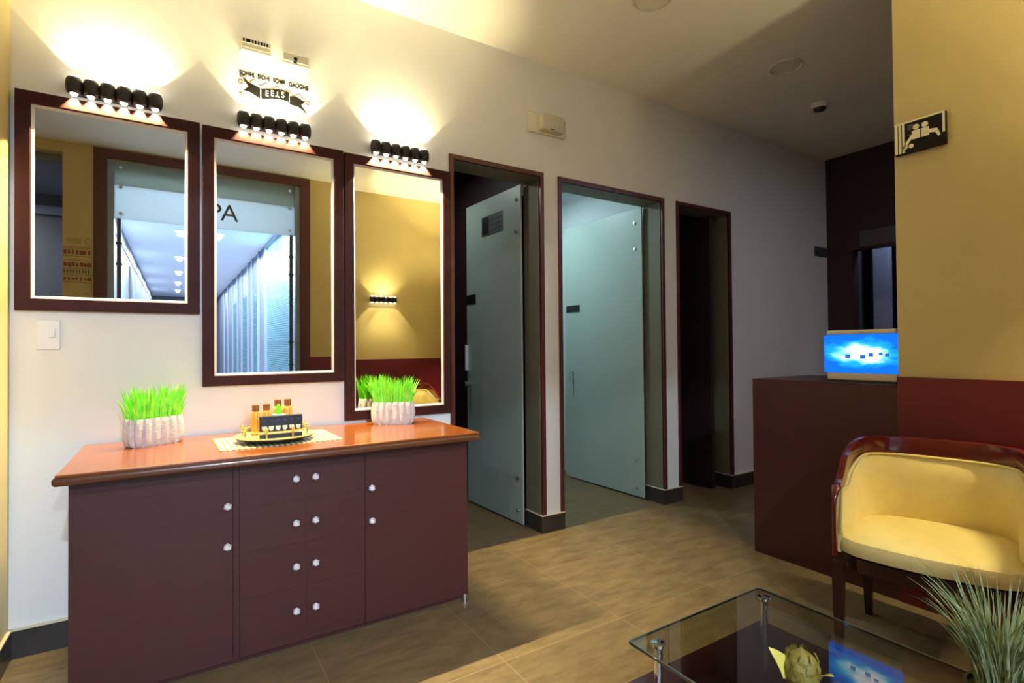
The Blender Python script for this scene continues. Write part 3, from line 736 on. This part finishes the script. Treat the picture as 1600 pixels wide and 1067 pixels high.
# ------------------------------------------------------------------ tub chairs
def smooth01(t): t = max(0, min(1, t)); return t*t*(3-2*t)
def make_chair(label, loc, rz):
    t = thing('tub_chair', label, 'armchair', loc, rz, 'yellow tub chairs')
    A, BX, FX = 0.285, 0.25, 0.235     # half width, back reach, arm front
    def plan(u, off=0.0):
        """u in [-1,1] along the U from one arm front, round the back, to the other; off = outward offset"""
        s = 1 if u >= 0 else -1; v = 1-abs(u)          # v 0 at arm front, 1 at the back centre
        if v < 0.35:
            k = v/0.35; x = FX+(0.02-FX)*k; y = s*(A+0.012*k); n = Vector((0.05, s, 0)).normalized()
        else:
            th = (v-0.35)/0.65*PI/2; e = 2/2.9
            c, si = math.cos(th), math.sin(th)
            x = 0.02-(BX+0.02)*si**e; y = s*(A+0.012)*c**e
            n = Vector((-(si**(2-e)+1e-6)/(BX+0.02), s*(c**(2-e)+1e-6)/(A+0.012), 0)).normalized()
        return Vector((x, y, 0))+n*off, n
    def zt(u):
        v = 1-abs(u); return 0.645+0.150*smooth01((v-0.02)/0.62)
    # polished rail: round the top, then down the two arm fronts
    bm = bm_(); rings = []; NP = 72
    path = []
    for k in range(7): path.append((-1, 'd', 1-k/7))
    for k in range(NP+1): path.append((-1+2*k/NP, 'r', 0))
    for k in range(7): path.append((1, 'd', (k+1)/7))
    for (u, kind, q) in path:
        p, n = plan(max(-0.999, min(0.999, u)))
        if kind == 'r':
            v = 1-abs(u); hh = 0.024+0.054*smooth01(v/0.35); z1 = zt(u); z0 = z1-hh
            if v < 0.04: p = p+Vector((0.0, 0, 0))
            wd = 0.018
            ring = [p+n*wd*0.8+Vector((0, 0, z0)), p+n*wd+Vector((0, 0, z0+hh*0.5)), p+n*wd*0.7+Vector((0, 0, z1-0.004)), p+Vector((0, 0, z1)),
                    p-n*wd*0.7+Vector((0, 0, z1-0.004)), p-n*wd+Vector((0, 0, z0+hh*0.5)), p-n*wd*0.8+Vector((0, 0, z0)), p+Vector((0, 0, z0-0.002))]
        else:
            z = zt(1)-0.010-(zt(1)-0.010-0.37)*q
            b = Vector((FX+0.030*math.sin(PI*0.5*min(1, q*4))+0.0*q, p.y, z)); wd = 0.010
            fr = Vector((1, 0, 0)) if q > 0.1 else Vector((0.7, 0, 0.7))
            ring = [b+n*wd*0.8-fr*0.009, b+n*wd, b+n*wd*0.7+fr*0.008, b+fr*0.010, b-n*wd*0.7+fr*0.008, b-n*wd, b-n*wd*0.8-fr*0.009, b-fr*0.010]
        rings.append(ring)
    ring_loft(bm, rings); obj('rail', bm, M['chairwood'], t, smooth=True)
    # upholstered shell between rail and seat
    bm = bm_(); rows_i = []
    NS = 60
    rings = []
    for k in range(NS+1):
        u = -0.985+1.97*k/NS; v = 1-abs(u)
        z1 = zt(u)-(0.018+0.052*smooth01(v/0.35)); z0 = 0.375
        ring = []
        for (o, q) in ((-0.010, 1), (-0.028, 0.95), (-0.044, 0.7), (-0.048, 0.4), (-0.040, 0.1), (-0.030, 0.0), (0.006, 0.0), (0.012, 0.3), (0.012, 0.7), (0.008, 1.0)):
            o2 = o if o > 0 else o*(0.45+0.55*smooth01(v/0.25))
            p, n = plan(u, o2); ring.append(p+Vector((0, 0, z0+(z1-z0)*q)))
        rings.append(ring)
    ring_loft(bm, rings); back = obj('backrest', bm, M['seat'], t, smooth=True)
    bm = bm_(); pts = []
    for k in range(NS+1):
        u = -0.985+1.97*k/NS; v = 1-abs(u)
        p, n = plan(u, -0.020-0.008*smooth01(v/0.25)); pts.append(p+Vector((0, 0, zt(u)-(0.022+0.056*smooth01(v/0.35)))))
    pts = [Vector((FX+0.012, pts[0].y, 0.46))] + pts + [Vector((FX+0.012, pts[-1].y, 0.46))]
    tube(bm, pts, 0.0045, 6); obj('piping', bm, M['seat'], back, smooth=True)
    # seat cushion
    base = [plan(-0.999+1.998*k/60, -0.016)[0] for k in range(61)]
    front = []
    for k in range(1, 12):
        f = k/12; y = base[-1].y+(base[0].y-base[-1].y)*f
        front.append(Vector((FX+0.015+0.045*math.sin(PI*f)**0.7, y, 0)))
    outl = base+front
    c = Vector((0.0, 0, 0))
    rings = []
    for (s, z) in ((0.95, 0.378), (0.99, 0.384), (1.0, 0.400), (0.995, 0.420), (0.97, 0.437), (0.90, 0.447), (0.70, 0.455), (0.35, 0.459), (0.02, 0.460)):
        rings.append([(c.x+(p.x-c.x)*s, c.y+(p.y-c.y)*s, z) for p in outl])
    bm = bm_(); ring_loft(bm, rings); obj('seat', bm, M['seat'], t, smooth=True)
    bm = bm_(); ring_loft(bm, [[((p.x)*0.93, (p.y)*0.95, 0.318) for p in outl], [((p.x)*0.95, (p.y)*0.96, 0.372) for p in outl]]); obj('seat_frame', bm, M['legwood'], t)
    for (lx, ly, fx) in ((0.250, 0.276, 0.006), (0.250, -0.276, 0.006), (-0.125, 0.246, -0.03), (-0.125, -0.246, -0.03)):
        bm = bm_(); rings = []
        for (z, r, o) in ((0.0, 0.013, 1.0), (0.15, 0.017, 0.5), (0.345, 0.021, 0.0)):
            rings.append([(lx+fx*o+r*sx, ly+r*sy, z) for (sx, sy) in ((-1, -1), (1, -1), (1, 1), (-1, 1))])
        ring_loft(bm, rings); obj('leg', bm, M['legwood'], t)
    return t
ch = make_chair('yellow tub chair with a polished mahogany rail in front of the counter', (2.538, 0.902, 0), PI+0.25)
dup(ch, (2.30, -0.20, 0), PI/2+0.05, 'yellow tub chair against the rear wall, seen only at the bottom of the longest mirror', 'yellow tub chairs')

# ------------------------------------------------------------------ coffee table
GZ = 0.36; WZ = 0.245
tX0, tX1, tY1, tY0 = 1.098, 1.725, 1.128, 0.03
tb = thing('coffee_table', 'low coffee table with a clear glass top on chrome posts over a dark wooden base', 'coffee table', ((tX0+tX1)/2, (tY0+tY1)/2, 0), 0.0)
hx, hy = (tX1-tX0)/2, (tY1-tY0)/2
def rrect(hx, hy, r, n=8):
    out = []
    for (sx, sy, a0) in ((1, 1, 0), (-1, 1, PI/2), (-1, -1, PI), (1, -1, 1.5*PI)):
        for k in range(n+1):
            a = a0+PI/2*k/n; out.append((sx*(hx-r)+r*math.cos(a), sy*(hy-r)+r*math.sin(a)))
    return out
def loft_rr(bm, lst):
    ring_loft(bm, [[(p[0], p[1], z) for p in rrect(hx_, hy_, r_)] for (hx_, hy_, r_, z) in lst])
bm = bm_(); loft_rr(bm, [(hx-.002, hy-.002, .014, GZ-.010), (hx, hy, .014, GZ-.008), (hx, hy, .014, GZ-.002), (hx-.002, hy-.002, .014, GZ)]); gt = obj('glass_top', bm, M['glass'], tb)
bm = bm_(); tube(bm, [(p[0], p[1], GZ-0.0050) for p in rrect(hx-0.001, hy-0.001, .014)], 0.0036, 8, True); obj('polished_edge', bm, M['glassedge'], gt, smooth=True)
bm = bm_(); tube(bm, [(p[0], p[1], GZ-0.0005) for p in rrect(hx-0.002, hy-0.002, .014)], 0.0012, 6, True); obj('painted_edge_highlight', bm, M['edgelite'], gt, smooth=True)  # pale tube painted as the highlight along the glass edge
wx = hx+0.012
bm = bm_(); loft_rr(bm, [(wx-.03, hy-.03, .01, 0.06), (wx-.03, hy-.03, .01, WZ-0.04)]); obj('pedestal', bm, M['tablewood'], tb)
bm = bm_(); loft_rr(bm, [(wx-.006, hy-.006, .012, WZ-0.04), (wx, hy, .012, WZ-0.034), (wx, hy, .012, WZ-0.006), (wx-.006, hy-.006, .012, WZ)]); obj('wooden_top', bm, M['tablewood'], tb)
bm = bm_(); loft_rr(bm, [(wx-.10, hy-.10, .01, 0.0), (wx-.10, hy-.10, .01, 0.06)]); obj('plinth', bm, M['black'], tb)
for (px, py) in ((-hx+0.058, hy-0.062), (hx-0.062, hy-0.062), (-hx+0.058, -hy+0.062), (hx-0.062, -hy+0.062)):
    bm = bm_(); cyl(bm, (px, py, WZ), (px, py, GZ-0.010), 0.0125, seg=24); po = obj('chrome_post', bm, M['steel'], tb, smooth=True)
    bm = bm_(); lathe(bm, [(0.021, GZ), (0.021, GZ+0.004), (0.014, GZ+0.006), (0.0004, GZ+0.006)], (px, py, 0), 24); obj('post_cap', bm, M['steel'], po, smooth=True)

# plant and ornament on the coffee table
pl = thing('ornamental_grass', 'grey-green ornamental grass plant on the glass coffee table', 'potted plant', (1.545, 0.43, GZ+0.0005))
bm = bm_(); lathe(bm, [(0.045, 0), (0.052, 0.004), (0.062, 0.075), (0.064, 0.08), (0.058, 0.08), (0.055, 0.07), (0.0005, 0.07)], (0, 0, 0), 28); obj('pot', bm, M['darkpot'], pl, smooth=True)
bm = bm_(); rnd = random.Random(21)
for k in range(330):
    an = rnd.uniform(0, 2*PI); rr = 0.045*math.sqrt(rnd.random())
    blade(bm, (rr*math.cos(an), rr*math.sin(an), 0.068), an+rnd.uniform(-.5, .5), rnd.uniform(0.05, 0.85), rnd.uniform(0.12, 0.27), rnd.uniform(0.003, 0.0055), 7, rnd.uniform(0, 0.7), twist=rnd.uniform(0, PI))
for k in range(16):
    blade(bm, (rnd.uniform(-.03, .03), rnd.uniform(-.03, .03), 0.068), rnd.uniform(1.9, 3.3), rnd.uniform(0.55, 0.95), rnd.uniform(0.26, 0.34), 0.0055, 9, rnd.uniform(0.1, 0.5), twist=rnd.uniform(0, PI))
obj('grass', bm, M['grass2'], pl)
bu = thing('bulb_ornament', 'olive green bulb ornament with a pale pointed leaf on the glass coffee table', 'ornament', (1.285, 0.735, GZ))
bm = bm_(); prof = []
for k in range(13):
    a = -PI/2+PI*k/12; prof.append((max(0.0005, 0.042*math.cos(a)), 0.048+0.048*math.sin(a)+(0.008 if k == 12 else 0)))
lathe(bm, prof, (0.01, 0, 0), 24); obj('bulb', bm, M['bulb'], bu, smooth=True)
bm = bm_()
for lv in range(4):
    for k in range(9):
        an = 2*PI*(k+0.5*(lv % 2))/9; zz = 0.018+lv*0.018; rr = 0.042*math.sqrt(max(0.05, 1-((zz-0.048)/0.05)**2))
        blade(bm, (0.01+rr*math.cos(an), rr*math.sin(an), zz), an, -0.25-0.12*lv, 0.030, 0.024, 3, 0.0)
obj('scales', bm, M['bulb'], bu)
for (an, ln, le) in ((2.62, 0.095, 0.9), (4.6, 0.075, 1.3)):
    bm = bm_(); blade(bm, (0.01+0.03*math.cos(an), 0.03*math.sin(an), 0.03), an, le, ln, 0.046, 6, 0.0, twist=-0.30)
    obj('pale_leaf', bm, M['pale_leaf'], bu)['label'] = 'pale yellow pointed leaf'

# ------------------------------------------------------------------ rear wall things seen in the mirrors
fr = bpy.data.objects.new('door_4', None); C.objects.link(fr); fr['kind'] = 'structure'; fr.location = (0, YB, 0); fr.empty_display_size = 0.05
bm = bm_(); box(bm, -0.640, -0.540, -0.02, 0.020, 0, 3.068); box(bm, 1.180, 1.280, -0.02, 0.020, 0, 3.068); box(bm, -0.540, 1.180, -0.02, 0.020, 2.985, 3.068); obj('frame', bm, M['trim'], fr)
bm = bm_(); box(bm, -0.540, -0.490, -0.118, -0.02, 0, 2.985); box(bm, 1.130, 1.180, -0.118, -0.02, 0, 2.985); obj('aluminium_jamb', bm, M['alu'], fr)
bm = bm_(); box(bm, -0.49, 1.13, -0.075, -0.065, 2.76, 2.985); obj('transom_glass', bm, M['frost2'], fr)
bm = bm_(); box(bm, -0.49, 1.13, -0.075, -0.065, 2.435, 2.76); fb = obj('frosted_band', bm, M['frost'], fr)
tx = text('band_letters', 'SPA', 0.25, M['spa'], fr, (0.375, -0.0640, 2.60), (PI/2, 0, 0), ext=0.001, spacing=0.92)
tx['label'] = 'grey letters reading SPA'
for sx in (-0.455, 1.095):
    bm = bm_(); cyl(bm, (sx, -0.07, 0.0), (sx, -0.07, 2.44), 0.018, seg=16); po = obj('door_post', bm, M['post'], fr, smooth=True)
    bm = bm_()
    for z in (1.0, 1.25, 2.0, 2.2): cyl(bm, (sx, -0.07, z-0.012), (sx, -0.07, z+0.012), 0.027, seg=16)
    obj('post_collar', bm, M['post'], po, smooth=True)
for sx in (-0.44, 1.08):
    for z in (2.49, 2.74, 2.93):
        bm = bm_(); cyl(bm, (sx, -0.09, z), (sx, -0.05, z), 0.015, seg=16); obj('glass_bolt', bm, M['steel'], fr, smooth=True)
# decal on the yellow strip between the openings
rd = thing('pattern_decal', 'rust-brown patterned decal on the yellow rear wall, seen in the short left mirror', 'wall decal', (-0.757, YB, 2.0))
rnd = random.Random(4)
bm = bm_()
for (z0, z1) in ((-0.185, -0.150), (-0.060, -0.012), (0.052, 0.100)):
    for k in range(7):
        xx = -0.100+k*0.029; ww = rnd.uniform(0.014, 0.028); box(bm, xx, xx+ww, 0, 0.0012, z0+rnd.uniform(0, 0.008), z1-rnd.uniform(0, 0.010))
obj('rust_bands', bm, M['rust'], rd)
bm = bm_()
for z in (-0.200, -0.140, -0.125, -0.074, 0.004, 0.040, 0.112, 0.124): box(bm, -0.104, 0.104, 0, 0.001, z-0.002, z+0.002)
for z in (0.165, 0.182, 0.198): box(bm, -0.095+abs(z-0.182), 0.030, 0, 0.001, z-0.0018, z+0.0018)
tube(bm, [(0.080+0.024*math.cos(1.2+q*0.25), 0.0006, 0.180+0.028*math.sin(1.2+q*0.25)) for q in range(16)], 0.002, 5)
for k in range(9): box(bm, -0.1+k*0.022, -0.09+k*0.022, 0, 0.001, -0.115, -0.085)
obj('line_work', bm, M['rustd'], rd)
# dim side room behind the left opening
SY = -2.20
bm = bm_(); box(bm, -2.4, -0.79, SY-0.1, SY, 0, CZ); box(bm, -2.4, -2.3, SY, YB-0.12, 0, CZ); struct('wall_side_room', bm, M['side'])
bm = bm_(); box(bm, -2.3, -0.79, SY, YB-0.12, 2.92, CZ); struct('ceiling_side_room', bm, M['side'])
bm = bm_(); box(bm, -2.4, -0.79, SY-0.1, YB-0.12, -0.1, 0); struct('floor_side_room', bm, M['dim'])
bm = bm_(); box(bm, -2.3, -0.79, SY, SY+0.012, 2.79, 2.92); struct('trim_23', bm, M['dim'])
bm = bm_(); box(bm, -1.95, -0.80, SY, SY+0.04, 0, 2.66); o = struct('door_5', bm, M['grey'])
bm = bm_(); box(bm, -0.98, -0.93, SY+0.04, SY+0.08, 1.5, 1.75); obj('handle', bm, M['gilt'], o)
bm = bm_(); box(bm, -1.95, -0.80, SY+0.005, SY+0.045, 2.66, 2.685); obj('head_rail', bm, M['black'], o)

# corridor beyond the entrance
CY0, CY1 = YB-0.12, -18.0
bm = bm_(); box(bm, -0.9, 1.6, CY1, CY0, -0.1, 0); struct('floor_corridor', bm, M['corrfl'])
bm = bm_(); box(bm, -0.9, 1.6, CY1, CY0, 3.0, 3.1); struct('ceiling_corridor', bm, M['corrceil'])
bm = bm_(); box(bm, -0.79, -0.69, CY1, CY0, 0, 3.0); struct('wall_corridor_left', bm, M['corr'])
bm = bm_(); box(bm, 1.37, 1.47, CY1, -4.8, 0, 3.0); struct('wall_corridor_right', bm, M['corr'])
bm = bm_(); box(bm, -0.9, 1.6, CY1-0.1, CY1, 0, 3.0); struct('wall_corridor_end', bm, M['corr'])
bm = bm_(); box(bm, 1.39, 1.42, -4.75, CY0, 0, 2.94); wn = struct('window_1', bm, M['teal'])
bm = bm_(); box(bm, 1.36, 1.45, -4.80, -4.73, 0, 3.0); box(bm, 1.36, 1.45, -4.73, CY0, 2.94, 3.0); obj('window_frame', bm, M['alu'], wn)
k = 3
for yy in (-5.6, -6.6, -7.3, -8.6, -9.6, -11.0, -12.5, -14.0):
    bm = bm_(); box(bm, 1.34, 1.37, yy-0.06, yy+0.06, 0, 3.0); struct('trim_%d' % k, bm, M['alu']); k += 1
for (ya, yb) in ((-6.4, -5.75), (-8.4, -7.5), (-10.8, -9.8)):
    bm = bm_(); box(bm, 1.355, 1.37, ya, yb, 0.02, 2.3); struct('window_%d' % (k-8), bm, M['teal']); k += 1
bm = bm_(); box(bm, -0.69, -0.66, -6.3, -5.9, 0, 2.6); struct('trim_20', bm, M['grey'])
bm = bm_(); box(bm, -0.69, -0.67, CY1, CY0, 2.72, 2.80); struct('trim_21', bm, M['alu'])
first = True
CP = [(0.08, yy) for yy in CORR_Y]+[(0.59, -4.17)]
ORD = ['nearest the entrance', 'second from the entrance, left of the pair', 'third along from the entrance', 'fourth along from the entrance', 'fifth along from the entrance', 'farthest from the entrance', 'right of the second pair']
for i, (x, y) in enumerate(CP):
    lab = 'lit round corridor downlight in the mirrored ceiling, '+ORD[i]
    if i == 0:
        dn = thing('corridor_downlight', lab, 'ceiling lamp', (x, y, 3.0), 0, 'lit corridor downlights')
        bm = bm_(); tube(bm, [(0.095*math.cos(q*PI/16), 0.095*math.sin(q*PI/16), -0.004) for q in range(32)], 0.008, 6, True); obj('trim_ring', bm, M['whitep'], dn, smooth=True)
        bm = bm_(); lathe(bm, [(0.088, 0), (0.088, -0.006), (0.0005, -0.006)], (0, 0, 0), 28); obj('lens', bm, M['dlens'], dn)
    else: dup(dn, (x, y, 3.0), 0, lab, 'lit corridor downlights')
# treatment-room lamp, added fill lamps, side-room lamp and annex column
cl = thing('cabin_ceiling_lamp', 'small round ceiling lamp inside the room behind the second door', 'ceiling lamp', (2.45, 3.9, 2.72))
bm = bm_(); lathe(bm, [(0.11, 0), (0.11, -0.03), (0.09, -0.04)], (0, 0, 0), 28); obj('housing', bm, M['whitep'], cl, smooth=True)
bm = bm_(); lathe(bm, [(0.088, -0.04), (0.080, -0.046), (0.0005, -0.048)], (0, 0, 0), 28); obj('lens', bm, emis('cabin_lens', (0.7, 0.88, 1.0), 4.0), cl)
ca = thing('cabin_ceiling_lamp', 'small added fill lamp inside the dark room behind the first door', 'ceiling lamp', (1.42, 3.75, CZ))
bm = bm_(); cyl(bm, (0, 0, -0.42), (0, 0, 0), 0.01); cyl(bm, (0, 0, -0.46), (0, 0, -0.42), 0.12, 0.10); obj('shade', bm, M['whitep'], ca, smooth=True)
rl = thing('reception_fill_lamp', 'added round fill lamp behind the yellow wall, outside the picture', 'ceiling lamp', (4.4, 0.2, CZ))
bm = bm_(); lathe(bm, [(0.19, 0), (0.19, -0.06), (0.17, -0.07)], (0, 0, 0), 32); obj('housing', bm, M['whitep'], rl, smooth=True)
sl = thing('side_room_lamp', 'round ceiling lamp in the dim side room, outside the picture', 'ceiling lamp', (-2.0, -1.3, 2.92))
bm = bm_(); lathe(bm, [(0.13, 0), (0.13, -0.02), (0.12, -0.03)], (0, 0, 0), 32); obj('housing', bm, M['whitep'], sl, smooth=True)
bm = bm_(); box(bm, 6.20, 6.30, 2.555, 2.69, 0, 2.9); struct('trim_22', bm, M['col'])
